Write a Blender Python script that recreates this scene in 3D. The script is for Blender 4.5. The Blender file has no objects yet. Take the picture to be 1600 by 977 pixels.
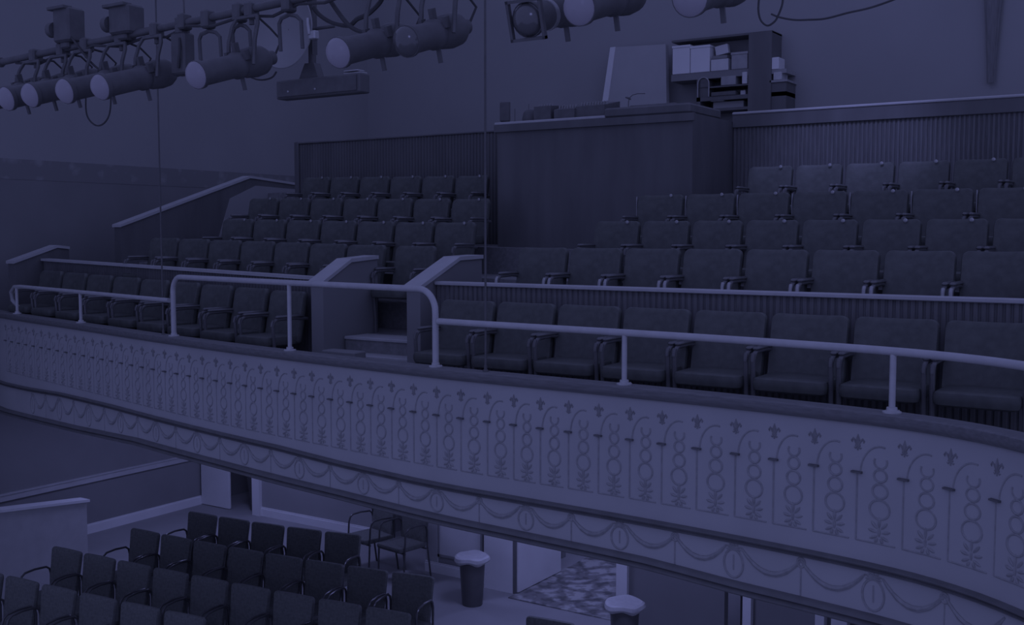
import bpy, math, random
from mathutils import Vector, Matrix
random.seed(7)
COL = bpy.context.scene.collection
PI = math.pi

# ------------------------------------------------------------------ camera
F_PX = 1700.0
YAW = math.radians(33.2)
PITCH = math.atan2(123.5, 1700)
EYE = 4.3
cam_d = bpy.data.cameras.new('camera')
cam = bpy.data.objects.new('camera', cam_d)
COL.objects.link(cam)
cam_d.sensor_width = 36.0
cam_d.lens = F_PX / 1600 * 36.0
cam_d.clip_end = 200
cam.location = (0, 0, EYE)
cam.rotation_euler = (PI / 2 - PITCH, 0, YAW)
bpy.context.scene.camera = cam
SY, CY_, SP, CP = math.sin(YAW), math.cos(YAW), math.sin(PITCH), math.cos(PITCH)

def ray(x, y):
    u, v = (x - 800) / F_PX, (488.5 - y) / F_PX
    return Vector((-SY * CP + u * CY_ - v * SY * SP, CY_ * CP + u * SY + v * CY_ * SP, -SP + v * CP))

def atY(x, y, Y):
    d = ray(x, y)
    return d * (Y / d.y) + Vector((0, 0, EYE))

def atZ(x, y, z):
    d = ray(x, y)
    return d * ((z - EYE) / d.z) + Vector((0, 0, EYE))

# ------------------------------------------------------------------ materials
def mat(name, c, rough=0.8, var=0.08, scale=6.0, metal=0.0, bump=0.0, spec=0.3, stretch=None, emit=0.0):
    m = bpy.data.materials.new(name)
    m.use_nodes = True
    nt = m.node_tree
    b = nt.nodes['Principled BSDF']
    if isinstance(c, (int, float)):
        c = (c, c, c)
    b.inputs['Roughness'].default_value = rough
    b.inputs['Metallic'].default_value = metal
    b.inputs['Specular IOR Level'].default_value = spec
    tc = nt.nodes.new('ShaderNodeTexCoord')
    nz = nt.nodes.new('ShaderNodeTexNoise')
    nz.inputs['Scale'].default_value = scale
    nz.inputs['Detail'].default_value = 5
    src = tc.outputs['Object']
    if stretch:
        mp = nt.nodes.new('ShaderNodeMapping')
        mp.inputs['Scale'].default_value = stretch
        nt.links.new(src, mp.inputs['Vector'])
        src = mp.outputs['Vector']
    nt.links.new(src, nz.inputs['Vector'])
    rp = nt.nodes.new('ShaderNodeValToRGB')
    rp.color_ramp.elements[0].position = 0.3
    rp.color_ramp.elements[1].position = 0.7
    rp.color_ramp.elements[0].color = tuple(k * (1 - var) for k in c) + (1,)
    rp.color_ramp.elements[1].color = tuple(min(1, k * (1 + var)) for k in c) + (1,)
    nt.links.new(nz.outputs['Fac'], rp.inputs['Fac'])
    nt.links.new(rp.outputs['Color'], b.inputs['Base Color'])
    if bump:
        bp = nt.nodes.new('ShaderNodeBump')
        bp.inputs['Strength'].default_value = bump
        bp.inputs['Distance'].default_value = 0.01
        nt.links.new(nz.outputs['Fac'], bp.inputs['Height'])
        nt.links.new(bp.outputs['Normal'], b.inputs['Normal'])
    if emit:
        b.inputs['Emission Color'].default_value = (0.36, 0.37, 1.0, 1)
        b.inputs['Emission Strength'].default_value = emit
    return m

M = {}
M['plaster'] = mat('white_plaster', 0.45, 0.75, 0.05, 2.0)
M['relief'] = mat('stencilled_relief', 0.345, 0.8, 0.12, 30)
M['relief_mid'] = mat('stencilled_relief_mid', 0.28, 0.8, 0.12, 30)
M['relief_dark'] = mat('stencilled_relief_dark', 0.16, 0.8, 0.12, 30)
M['moulding'] = mat('dark_painted_moulding', 0.17, 0.45, 0.1, 8)
M['cap_wood'] = mat('dark_wood_cap', 0.20, 0.5, 0.15, 9, stretch=(1, 8, 8))
M['wall_up'] = mat('pale_upper_wall', 0.34, 0.9, 0.04, 0.7)
M['wall_low'] = mat('dark_painted_wall', 0.245, 0.85, 0.06, 1.2)
M['wall_mid'] = mat('mid_painted_wall', 0.33, 0.85, 0.05, 1.5)
M['white'] = mat('white_paint', 0.74, 0.5, 0.04, 3)
M['panel_pale'] = mat('pale_panel_paint', 0.43, 0.6, 0.04, 3)
M['white_cap'] = mat('white_capping', 0.48, 0.5, 0.06, 6)
M['floor'] = mat('pale_floor', 0.31, 0.7, 0.05, 2)
M['balcony_floor'] = mat('dark_balcony_carpet', 0.24, 0.95, 0.15, 25)
M['panel_dark'] = mat('dark_stained_panel', 0.15, 0.6, 0.12, 5, stretch=(1, 1, 0.2))
M['ribbed'] = mat('ribbed_panel_wood', 0.165, 0.5, 0.18, 14, stretch=(6, 1, 0.3))
M['upholstery'] = mat('dark_upholstery', (0.107, 0.112, 0.103), 0.55, 0.15, 18, spec=0.4, bump=0.1)
M['seat_metal'] = mat('dark_enamelled_metal', 0.13, 0.3, 0.1, 10, spec=0.6)
M['chrome'] = mat('worn_bright_metal', 0.40, 0.3, 0.1, 30, metal=0.5)
M['rail'] = mat('painted_steel_rail', 0.50, 0.35, 0.06, 14, spec=0.5)
M['black'] = mat('black_metal', 0.135, 0.5, 0.12, 12)
M['black_soft'] = mat('black_cable_rubber', 0.09, 0.8, 0.1, 12)
M['lens'] = mat('lit_lens', 0.2, 0.3, 0.02, 3, emit=0.062)
M['lens_off'] = mat('unlit_lens', 0.12, 0.15, 0.02, 3, spec=0.8)
M['gel_frame'] = mat('bright_gel_frame', 0.5, 0.4, 0.1, 8, metal=0.5)
M['dish'] = mat('pale_dish', 0.31, 0.6, 0.06, 3)
M['chair_cloth'] = mat('dark_chair_cloth', (0.145, 0.15, 0.14), 0.9, 0.15, 40, bump=0.1)
M['chair_metal'] = mat('black_chair_tube', 0.09, 0.3, 0.1, 10, spec=0.6)
M['bin'] = mat('dark_plastic_bin', 0.13, 0.45, 0.08, 6)
M['liner'] = mat('white_plastic_liner', 0.55, 0.45, 0.08, 14, bump=0.4)
M['paper'] = mat('white_paper', 0.62, 0.9, 0.05, 9)
M['grey_card'] = mat('grey_carton', 0.36, 0.9, 0.1, 9)
M['wall_shade'] = mat('dark_wall_shade', 0.21, 0.95, 0.15, 9, stretch=(8, 8, .6))  # dark tone that paints the corner shade on the rear wall

def stencil_mat():
    m = bpy.data.materials.new('stencilled_wall_band')
    m.use_nodes = True
    nt = m.node_tree
    b = nt.nodes['Principled BSDF']
    b.inputs['Roughness'].default_value = 0.9
    tc = nt.nodes.new('ShaderNodeTexCoord')
    v = nt.nodes.new('ShaderNodeTexVoronoi'); v.inputs['Scale'].default_value = 5
    n = nt.nodes.new('ShaderNodeTexNoise'); n.inputs['Scale'].default_value = 9
    mx = nt.nodes.new('ShaderNodeMath'); mx.operation = 'MULTIPLY'
    rp = nt.nodes.new('ShaderNodeValToRGB')
    rp.color_ramp.elements[0].position = 0.05; rp.color_ramp.elements[0].color = (.32, .32, .32, 1)
    rp.color_ramp.elements[1].position = 0.2; rp.color_ramp.elements[1].color = (.235, .235, .235, 1)
    nt.links.new(tc.outputs['Object'], v.inputs['Vector']); nt.links.new(tc.outputs['Object'], n.inputs['Vector'])
    nt.links.new(v.outputs['Distance'], mx.inputs[0]); nt.links.new(n.outputs['Fac'], mx.inputs[1])
    nt.links.new(mx.outputs[0], rp.inputs['Fac']); nt.links.new(rp.outputs['Color'], b.inputs['Base Color'])
    return m
M['stencil'] = stencil_mat()

def carpet_mat():
    m = bpy.data.materials.new('scrollwork_carpet')
    m.use_nodes = True
    nt = m.node_tree
    b = nt.nodes['Principled BSDF']
    b.inputs['Roughness'].default_value = 0.95
    tc = nt.nodes.new('ShaderNodeTexCoord')
    n = nt.nodes.new('ShaderNodeTexNoise'); n.inputs['Scale'].default_value = 3.5; n.inputs['Detail'].default_value = 3
    ad = nt.nodes.new('ShaderNodeMixRGB'); ad.blend_type = 'LINEAR_LIGHT'; ad.inputs['Fac'].default_value = 0.16
    v = nt.nodes.new('ShaderNodeTexVoronoi'); v.feature = 'DISTANCE_TO_EDGE'; v.inputs['Scale'].default_value = 2.6
    n2 = nt.nodes.new('ShaderNodeTexNoise'); n2.inputs['Scale'].default_value = 8; n2.inputs['Detail'].default_value = 2
    rp = nt.nodes.new('ShaderNodeValToRGB')
    rp.color_ramp.elements[0].position = 0.06; rp.color_ramp.elements[0].color = (.20, .20, .20, 1)
    rp.color_ramp.elements[1].position = 0.20; rp.color_ramp.elements[1].color = (.42, .42, .41, 1)
    rp2 = nt.nodes.new('ShaderNodeValToRGB')
    rp2.color_ramp.elements[0].position = 0.40; rp2.color_ramp.elements[0].color = (.6, .6, .6, 1)
    rp2.color_ramp.elements[1].position = 0.52; rp2.color_ramp.elements[1].color = (1, 1, 1, 1)
    mx = nt.nodes.new('ShaderNodeMixRGB'); mx.blend_type = 'MULTIPLY'; mx.inputs['Fac'].default_value = 1
    L = nt.links.new
    L(tc.outputs['Object'], n.inputs['Vector']); L(tc.outputs['Object'], ad.inputs['Color1']); L(n.outputs['Color'], ad.inputs['Color2'])
    L(ad.outputs['Color'], v.inputs['Vector']); L(tc.outputs['Object'], n2.inputs['Vector'])
    L(v.outputs['Distance'], rp.inputs['Fac']); L(n2.outputs['Fac'], rp2.inputs['Fac'])
    L(rp.outputs['Color'], mx.inputs['Color1']); L(rp2.outputs['Color'], mx.inputs['Color2'])
    L(mx.outputs['Color'], b.inputs['Base Color'])
    return m
M['carpet'] = carpet_mat()

# ------------------------------------------------------------------ mesh building
class MB:
    def __init__(s):
        s.v, s.f = [], []

    def add(s, verts, faces, mtx=None):
        o = len(s.v)
        for p in verts:
            p = Vector(p)
            s.v.append(mtx @ p if mtx else p)
        s.f += [tuple(i + o for i in f) for f in faces]
        return s

    def box(s, a, b, mtx=None):
        x0, y0, z0 = a; x1, y1, z1 = b
        vs = [(x0, y0, z0), (x1, y0, z0), (x1, y1, z0), (x0, y1, z0), (x0, y0, z1), (x1, y0, z1), (x1, y1, z1), (x0, y1, z1)]
        return s.add(vs, [(0, 3, 2, 1), (4, 5, 6, 7), (0, 1, 5, 4), (1, 2, 6, 5), (2, 3, 7, 6), (3, 0, 4, 7)], mtx)

    def bbox(s, a, b, r=0.01, mtx=None):
        """box with chamfered edges"""
        x0, y0, z0 = a; x1, y1, z1 = b
        r = min(r, (x1 - x0) / 2.01, (y1 - y0) / 2.01, (z1 - z0) / 2.01)
        def ring(z, i):
            return [(x0 + i + (r if i == 0 else 0), y0 + i, z), (x1 - i - (r if i == 0 else 0), y0 + i, z), (x1 - i, y0 + i + (r if i == 0 else 0), z), (x1 - i, y1 - i - (r if i == 0 else 0), z),
                    (x1 - i - (r if i == 0 else 0), y1 - i, z), (x0 + i + (r if i == 0 else 0), y1 - i, z), (x0 + i, y1 - i - (r if i == 0 else 0), z), (x0 + i, y0 + i + (r if i == 0 else 0), z)]
        def ring2(z):
            e = r
            return [(x0 + e + r * .4, y0 + e, z), (x1 - e - r * .4, y0 + e, z), (x1 - e, y0 + e + r * .4, z), (x1 - e, y1 - e - r * .4, z),
                    (x1 - e - r * .4, y1 - e, z), (x0 + e + r * .4, y1 - e, z), (x0 + e, y1 - e - r * .4, z), (x0 + e, y0 + e + r * .4, z)]
        vs = ring2(z0) + ring(z0 + r, 0) + ring(z1 - r, 0) + ring2(z1)
        fs = [tuple(range(7, -1, -1)), tuple(range(24, 32))]
        for k in range(3):
            for i in range(8):
                j = (i + 1) % 8
                fs.append((k * 8 + i, k * 8 + j, k * 8 + 8 + j, k * 8 + 8 + i))
        return s.add(vs, fs, mtx)

    def prism(s, pts, d, mtx=None):
        """polygon of 3D points extruded by vector d"""
        n = len(pts)
        d = Vector(d)
        vs = [Vector(p) for p in pts] + [Vector(p) + d for p in pts]
        fs = [tuple(range(n - 1, -1, -1)), tuple(range(n, 2 * n))]
        for i in range(n):
            j = (i + 1) % n
            fs.append((i, j, n + j, n + i))
        return s.add(vs, fs, mtx)

    def tube(s, path, r, n=8, mtx=None, closed=False, up=None, flat=1.0):
        path = [Vector(p) for p in path]
        m = len(path)
        vs, fs = [], []
        prev = None
        for i, p in enumerate(path):
            if closed:
                t = path[(i + 1) % m] - path[i - 1]
            else:
                t = path[min(i + 1, m - 1)] - path[max(i - 1, 0)]
            if t.length < 1e-9:
                t = Vector((0, 0, 1))
            t.normalize()
            ref = up if up is not None else (prev if prev is not None else (Vector((0, 0, 1)) if abs(t.z) < .9 else Vector((1, 0, 0))))
            a = ref - t * ref.dot(t)
            if a.length < 1e-6:
                a = Vector((1, 0, 0)) - t * t.x
            a.normalize()
            if up is None:
                prev = a
            b = t.cross(a)
            rr = r[i] if isinstance(r, (list, tuple)) else r
            for k in range(n):
                q = 2 * PI * (k + .5) / n
                vs.append(p + a * math.cos(q) * rr * flat + b * math.sin(q) * rr)
        for i in range(m if closed else m - 1):
            i2 = (i + 1) % m
            for k in range(n):
                k2 = (k + 1) % n
                fs.append((i * n + k, i * n + k2, i2 * n + k2, i2 * n + k))
        if not closed:
            fs.append(tuple(range(n - 1, -1, -1)))
            fs.append(tuple(range((m - 1) * n, m * n)))
        return s.add(vs, fs, mtx)

    def lathe(s, prof, n=20, mtx=None):
        """prof: (radius, z); axis local z"""
        vs, fs = [], []
        for r, z in prof:
            for k in range(n):
                q = 2 * PI * k / n
                vs.append((r * math.cos(q), r * math.sin(q), z))
        m = len(prof)
        for i in range(m - 1):
            for k in range(n):
                k2 = (k + 1) % n
                fs.append((i * n + k, i * n + k2, (i + 1) * n + k2, (i + 1) * n + k))
        fs.append(tuple(range(n - 1, -1, -1)))
        fs.append(tuple(range((m - 1) * n, m * n)))
        return s.add(vs, fs, mtx)

    def pad(s, w, h, t, r, bow=0.0, mtx=None, seg=6, taper=1.0):
        """upholstered pad: rounded rectangle in XZ (x centred, z from 0 to h), thickness t along y, front at -y; bow curves it round a sitter"""
        out = []
        for cx, cz, a0 in ((w / 2 - r, h - r, 0), (-w / 2 + r, h - r, 90), (-w / 2 + r * .5, r * .5, 180), (w / 2 - r * .5, r * .5, 270)):
            rr = r if cz > h / 2 else r * .5
            for k in range(seg + 1):
                q = math.radians(a0 + 90 * k / seg)
                out.append((cx + rr * math.cos(q), cz + rr * math.sin(q)))
        # extra points along top and bottom so the bow reads
        full = []
        N = len(out)
        for i in range(N):
            a, b = out[i], out[(i + 1) % N]
            full.append(a)
            L = math.hypot(b[0] - a[0], b[1] - a[1])
            if L > 0.1:
                for k in range(1, 6):
                    full.append((a[0] + (b[0] - a[0]) * k / 6, a[1] + (b[1] - a[1]) * k / 6))
        N = len(full)
        cx, cz = 0, h / 2
        vs, fs = [], []
        rings = [(0.0, 0.55, -0.5), (0.0, 0.86, -0.5), (0.0, .97, -.36), (0, 1.0, -0.1), (0, 1.0, .2), (0, .97, .42), (0, .9, .5), (0, .5, .5)]
        for _, sc, yy in rings:
            for (x, z) in full:
                X, Z = cx + (x - cx) * sc, cz + (z - cz) * sc
                if sc > .8:
                    inset = (1 - sc) * 0.5 * min(w, h)
                    X = x - math.copysign(min(abs(x), inset), x)
                    Z = z - math.copysign(inset, z - cz) if abs(z - cz) > inset else z
                X *= (1 - (1 - taper) * (Z / h))
                vs.append((X, yy * t - bow * (2 * X / w) ** 2, Z))
        for i in range(len(rings) - 1):
            for k in range(N):
                k2 = (k + 1) % N
                fs.append((i * N + k, i * N + k2, (i + 1) * N + k2, (i + 1) * N + k))
        # close with fans
        c0 = len(vs); vs.append((0, -0.52 * t, cz)); c1 = len(vs); vs.append((0, .5 * t, cz))
        last = (len(rings) - 1) * N
        for k in range(N):
            k2 = (k + 1) % N
            fs.append((k2, k, c0)); fs.append((last + k, last + k2, c1))
        return s.add(vs, fs, mtx)

    def build(s, name, m, parent=None, smooth=True, loc=None):
        me = bpy.data.meshes.new(name)
        me.from_pydata([tuple(p) for p in s.v], [], s.f)
        me.materials.append(M[m] if isinstance(m, str) else m)
        import bmesh
        bm = bmesh.new(); bm.from_mesh(me)
        bmesh.ops.recalc_face_normals(bm, faces=bm.faces)
        bm.to_mesh(me); bm.free()
        if smooth:
            for p in me.polygons:
                p.use_smooth = True
            me.set_sharp_from_angle(angle=math.radians(38))
        o = bpy.data.objects.new(name, me)
        COL.objects.link(o)
        if parent is not None:
            o.parent = parent
        if loc is not None:
            o.location = loc
        return o

def tag(o, label, cat, group=None):
    o['label'] = label
    o['category'] = cat
    if group:
        o['group'] = group
    return o

def thing(name, label, cat, loc=(0, 0, 0), rz=0.0, group=None):
    o = bpy.data.objects.new(name, None)
    COL.objects.link(o)
    o.location = loc
    o.rotation_euler = (0, 0, rz)
    return tag(o, label, cat, group)

def struct(o):
    o['kind'] = 'structure'
    return o

def kids(o):
    return [c for c in bpy.data.objects if c.parent == o]

KIDS = {}
def dup(root, loc, rz=0.0, label=None):
    if root.name not in KIDS:
        KIDS[root.name] = [(c, kids(c)) for c in kids(root)]
    r = root.copy(); COL.objects.link(r)
    r.location = loc; r.rotation_euler = (0, 0, rz)
    if label:
        r['label'] = label
    for c, subs in KIDS[root.name]:
        k = c.copy(); COL.objects.link(k); k.parent = r
        for g in subs:
            d = g.copy(); COL.objects.link(d); d.parent = k
    return r

ORD = ['first', 'second', 'third', 'fourth', 'fifth', 'sixth', 'seventh', 'eighth', 'ninth', 'tenth', 'eleventh', 'twelfth', 'thirteenth', 'fourteenth', 'fifteenth']

# ------------------------------------------------------------------ balcony curve (plan of the front)
PTS = [(-14.5, 8.35), (-13.5, 8.0), (-12.4, 7.62), (-10.2, 7.12), (-8.2, 6.67), (-6.5, 6.36), (-4.8, 6.14), (-4.0, 6.09), (-3.1, 6.05), (-2.25, 5.98),
       (-1.5, 5.87), (-1.07, 5.72), (-.74, 5.5), (-.35, 5.15), (-.05, 4.75)]
CURVE = []
for i in range(len(PTS) - 1):
    p0, p1, p2, p3 = PTS[max(i - 1, 0)], PTS[i], PTS[i + 1], PTS[min(i + 2, len(PTS) - 1)]
    for k in range(12):
        t = k / 12
        CURVE.append(tuple(.5 * ((2 * p1[j]) + (-p0[j] + p2[j]) * t + (2 * p0[j] - 5 * p1[j] + 4 * p2[j] - p3[j]) * t * t + (-p0[j] + 3 * p1[j] - 3 * p2[j] + p3[j]) * t ** 3) for j in (0, 1)))
CURVE.append(PTS[-1])
SL = [0.0]
for a, b in zip(CURVE, CURVE[1:]):
    SL.append(SL[-1] + math.hypot(b[0] - a[0], b[1] - a[1]))
SMAX = SL[-1]

def on_curve(s, off=0.0, z=0.0):
    """point at arc length s, moved off metres outward (towards the stage)"""
    s = max(0.0, min(SMAX - 1e-6, s))
    i = 0
    lo, hi = 0, len(SL) - 2
    while lo < hi:
        mid = (lo + hi + 1) // 2
        if SL[mid] <= s: lo = mid
        else: hi = mid - 1
    i = lo
    t = (s - SL[i]) / (SL[i + 1] - SL[i])
    a, b = CURVE[i], CURVE[i + 1]
    p = (a[0] + t * (b[0] - a[0]), a[1] + t * (b[1] - a[1]))
    def nrm(k):
        a, b = CURVE[max(k - 1, 0)], CURVE[min(k + 1, len(CURVE) - 1)]
        d = Vector((b[0] - a[0], b[1] - a[1], 0)).normalized()
        return Vector((d.y, -d.x, 0))
    n = (nrm(i) * (1 - t) + nrm(i + 1) * t).normalized()
    return Vector((p[0], p[1], z)) + n * off

DZB = [(0, -.11), (2.2, -.11), (4.4, -.045), (5.8, .02), (7.4, .03), (9.05, .028), (9.85, .018), (10.9, .01), (11.8, 0), (12.44, -.03), (13.0, -.035), (99, -.035)]
DZM = [(0, -.03), (2.2, -.03), (3.0, -.01), (3.9, .025), (5.2, .04), (8.25, .035), (9.05, .012), (9.85, .0), (99, 0)]
def lerp_t(tab, s):
    for (a, u), (b, v) in zip(tab, tab[1:]):
        if a <= s <= b:
            return u + (v - u) * (s - a) / (b - a)
    return 0.0
def zz(s, z):
    """the lower mouldings of the balcony front sweep up slightly along the far half"""
    m, b = lerp_t(DZM, s), lerp_t(DZB, s)
    if z >= 2.62: return z
    if z >= 2.52: return z + m * (2.62 - z) / .10
    if z >= 2.46: return z + m
    return z + b + (m - b) * max(0, min(1, (z - 2.265) / .195))

def curve_y(x):
    for a, b in zip(CURVE, CURVE[1:]):
        if a[0] <= x <= b[0]:
            return a[1] + (b[1] - a[1]) * (x - a[0]) / (b[0] - a[0])
    return CURVE[0][1] if x < CURVE[0][0] else CURVE[-1][1]

def sweep(prof, s0=1.085, s1=SMAX, ds=0.12):
    """closed profile [(off, z)] swept along the balcony curve"""
    mb = MB()
    n = int((s1 - s0) / ds)
    m = len(prof)
    vs, fs = [], []
    for i in range(n + 1):
        s = s0 + (s1 - s0) * i / n
        for off, z in prof:
            vs.append(on_curve(s, off, zz(s, z)))
    for i in range(n):
        for k in range(m):
            k2 = (k + 1) % m
            fs.append((i * m + k, i * m + k2, (i + 1) * m + k2, (i + 1) * m + k))
    fs.append(tuple(range(m - 1, -1, -1))); fs.append(tuple(range(n * m, n * m + m)))
    return mb.add(vs, fs)

# ------------------------------------------------------------------ SETTING
FACE = -0.05
Z_ROW = [2.88, 3.32, 3.56, 3.83, 4.13]
SIDE_X = -13.5
REAR_Y = 15.7

struct(MB().box((-16, -2, -0.2), (4, 17, 0)).build('floor', 'floor'))
struct(MB().box((SIDE_X - .2, 3, 0), (SIDE_X, REAR_Y, 5.02)).build('wall_left', 'wall_low'))
struct(MB().box((SIDE_X - .2, 3, 5.29), (SIDE_X, REAR_Y, 10)).build('wall_left_upper', 'wall_up'))
struct(MB().box((SIDE_X - .2, 3, 5.02), (SIDE_X + .004, REAR_Y, 5.29)).build('trim_1', 'stencil'))
struct(MB().box((SIDE_X - .2, REAR_Y, 2.2), (3, REAR_Y + .2, 10)).build('wall_rear_upper', 'wall_up'))
struct(MB().box((SIDE_X, 3, .74), (SIDE_X + .035, 11.6, .82)).box((SIDE_X, 3, .82), (SIDE_X + .05, 11.6, .84)).build('trim_2', 'white_cap'))
struct(MB().box((SIDE_X, 3, 0), (SIDE_X + .03, 11.6, .12)).box((SIDE_X, 3, .12), (SIDE_X + .02, 11.6, .14)).build('baseboard_left', 'white'))

# underside of the balcony
mb = MB()
cv = [on_curve(s, -.21) for s in [SMAX * i / 60 for i in range(61)]]
mb.prism([(p.x, p.y, 2.285) for p in cv] + [(3, 4.7, 2.285), (3, 14.0, 2.285), (-13.5, 14.0, 2.285)], (0, 0, .03))
struct(mb.build('ceiling', 'wall_mid', smooth=False))

# balcony floors
def zl(x):   # slight cross fall of the far block
    return 0.02 * max(0.0, -7 - x)
mb = MB()
cv2 = [on_curve(s, -.21) for s in [SMAX * i / 60 for i in range(61)]]
mb.prism([(p.x, p.y, 2.32) for p in cv2] + [(3, 4.7, 2.32), (3, 12.5, 2.32), (-13.5, 12.5, 2.32)], (0, 0, Z_ROW[0] - 2.32))
struct(mb.build('floor_balcony', 'balcony_floor', smooth=False))
mb = MB()
def plat(x0, x1, y0, y1, zb, zt):
    vs = []
    for x in (x0, x1):
        for y in (y0, y1):
            vs += [(x, y, zb), (x, y, zt + zl(x))]
    mb.add(vs, [(0, 2, 3, 1), (4, 5, 7, 6), (0, 1, 5, 4), (2, 6, 7, 3), (1, 3, 7, 5), (0, 4, 6, 2)])
for (y0, z) in ((7.79, Z_ROW[1]), (8.43, Z_ROW[2]), (9.28, Z_ROW[3]), (10.13, Z_ROW[4])):
    plat(-5.95, 3, y0, 11.55, Z_ROW[0], z)
for (y0, z) in ((8.72, Z_ROW[2]), (9.26, Z_ROW[3]), (10.11, Z_ROW[4])):
    plat(-11.9, -5.95, y0, 11.55, Z_ROW[0], z)
mb.prism([(-11.9, 8.45, Z_ROW[0]), (-7.15, 7.8, Z_ROW[0]), (-5.95, 7.8, Z_ROW[0]), (-5.95, 11.5, Z_ROW[0]), (-11.9, 11.5, Z_ROW[0])], (0, 0, Z_ROW[1] - Z_ROW[0]))
struct(mb.build('floor_balcony_tiers', 'balcony_floor', smooth=False))
struct(MB().box((-13.5, 11.62, 4.7), (3, REAR_Y, 4.9)).build('floor_booth', 'balcony_floor'))

# aisle steps between the two knee walls
st = thing('aisle_steps', 'short pale edged steps rising between the two sloping aisle walls', 'steps', (-6.5, 7.6, Z_ROW[0]))
for k, (y0, y1, z) in enumerate(((-.32, .0, .15), (-.02, .22, .30), (.18, .5, .445))):
    t = MB().box((-.49, y0, 0), (.49, y1, z - .03)).build('step', 'balcony_floor', st)
    MB().bbox((-.49, y0 - .02, z - .03), (.49, y1, z), .006).build('tread', 'white_cap', t)
MB().bbox((-.17, -.50, 0), (.22, -.34, .39), .01).build('step_box', 'wall_low', st)

# ------------------------------------------------------------------ BALCONY FRONT
bf = thing('balcony_front', 'long curved white plaster balcony front with stencilled arches and garlands', 'balcony front', (0, 0, 0))
sweep([(FACE, 2.21), (FACE, 3.30), (-.11, 3.30), (-.11, 2.92), (-.2, 2.92), (-.2, 2.21)]).build('plaster_wall', 'plaster', bf)
sweep([(-.03, 3.268), (-.01, 3.285), (0.0, 3.30), (0.0, 3.335), (-.012, 3.345), (-.125, 3.345), (-.125, 3.30), (-.11, 3.268)]).build('capping', 'cap_wood', bf)
sweep([(FACE - .02, 2.464), (FACE + .02, 2.466), (FACE + .034, 2.474), (FACE + .016, 2.484), (FACE + .016, 2.490), (FACE + .040, 2.498), (FACE + .040, 2.508), (FACE - .02, 2.516)]).build('middle_moulding', 'moulding', bf)
sweep([(FACE - .05, 2.20), (FACE + .05, 2.20), (FACE + .056, 2.207), (FACE + .056, 2.218), (FACE + .032, 2.228), (FACE + .05, 2.240), (FACE + .04, 2.254), (FACE + .02, 2.265), (FACE - .05, 2.27)]).build('bottom_moulding', 'moulding', bf)

def rel(path, r, mb, closed=False, n=6, off=0.0):
    """tube laid on the fascia; path in (s, z)"""
    pts = [on_curve(s, FACE + off, zz(s, z)) for s, z in path]
    mb.tube(pts, r, n, closed=closed)
def circ(s, z, rs, rz, n=20, a0=0, a1=360):
    full = abs(a1 - a0) >= 360
    return [(s + rs * math.cos(math.radians(a0 + (a1 - a0) * k / (n if full else n - 1))), z + rz * math.sin(math.radians(a0 + (a1 - a0) * k / (n if full else n - 1)))) for k in range(n)]

PIL = [10.08, 10.31, 10.546, 10.769, 10.989, 11.212, 11.441, 11.672, 11.901, 12.143, 12.398, 12.643, 12.889, 13.141, 13.403, 13.659, 13.924, 14.18]
while PIL[0] > 2.4:
    PIL.insert(0, PIL[0] - .231)
for k in range(len(PIL) - 1):
    a, b = PIL[k], PIL[k + 1]
    c = (a + b) / 2; w = b - a; q = w / .245
    mb = MB()
    rel([(a, 2.625), (a, 2.80), (a, 3.0)], .0055, mb)
    rel([(a, 2.625), (c, 2.625), (b - .04, 2.625)], .005, mb)
    rel(circ(c, 3.0, w * .43, .155, 13, 180, 78), .0055, mb)
    pan = mb.build('arched_panel', 'relief', bf)
    mb = MB()
    for z, r in ((2.997, .034), (2.912, .040), (2.812, .053)):
        rel(circ(c, z, r * q, r, 18), .0065, mb, True)
    rel(circ(c, 3.072, .034 * q, .036, 11, 155, 385), .006, mb)
    mb.build('ring_chain', 'relief', pan)
    mb = MB()
    # leafy spray at the foot of the panel
    for (dx, dz, ang, L) in ((0, .04, 90, .06), (-.022, .03, 130, .05), (.022, .03, 50, .05), (-.03, 0, 165, .045), (.03, 0, 15, .045), (-.024, -.03, 205, .045), (.024, -.03, -25, .045), (-.012, -.045, 240, .03), (.012, -.045, -60, .03), (0, -.01, 90, .05)):
        A = math.radians(ang)
        pth = [(c + (dx + L * t * math.cos(A)) * q, 2.69 + dz + L * t * math.sin(A)) for t in (-.35, 0, .35, .65)]
        pts = [on_curve(s, FACE, z) for s, z in pth]
        mb.tube(pts, [.004, .009, .009, .003], 6)
    mb.build('leaf_spray', 'relief', pan)
    mb = MB()
    # fleur-de-lis above the pilaster
    zc = 3.165
    pts = [on_curve(a, FACE, z) for z in (zc - .045, zc - .02, zc + .012, zc + .045)]
    mb.tube(pts, [.005, .006, .012, .002], 6)
    for sg in (-1, 1):
        pts = [on_curve(a + sg * dx * q, FACE, zc + dz) for dx, dz in ((.004, -.02), (.014, .006), (.026, .018), (.033, .006), (.03, -.004))]
        mb.tube(pts, [.005, .007, .007, .006, .003], 6)
        pts = [on_curve(a + sg * dx * q, FACE, zc + dz) for dx, dz in ((.003, -.024), (.014, -.036), (.02, -.03))]
        mb.tube(pts, [.005, .005, .003], 6)
    rel([(a - .014 * q, zc - .02), (a + .014 * q, zc - .02)], .005, mb)
    mb.build('fleur_de_lis', 'relief_mid', pan)
    mb = MB()
    s0, s1 = a - .028 * q, a + .028 * q
    vs = [on_curve(s, FACE + o, z) for s in (s0, s1) for (o, z) in ((-.005, 2.993), (.022, 2.996), (.022, 3.006), (-.005, 3.006))]
    mb.add(vs, [(0, 1, 2, 3), (7, 6, 5, 4), (0, 4, 5, 1), (1, 5, 6, 2), (2, 6, 7, 3), (3, 7, 4, 0)])
    mb.build('bracket', 'relief_dark', pan)

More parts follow.
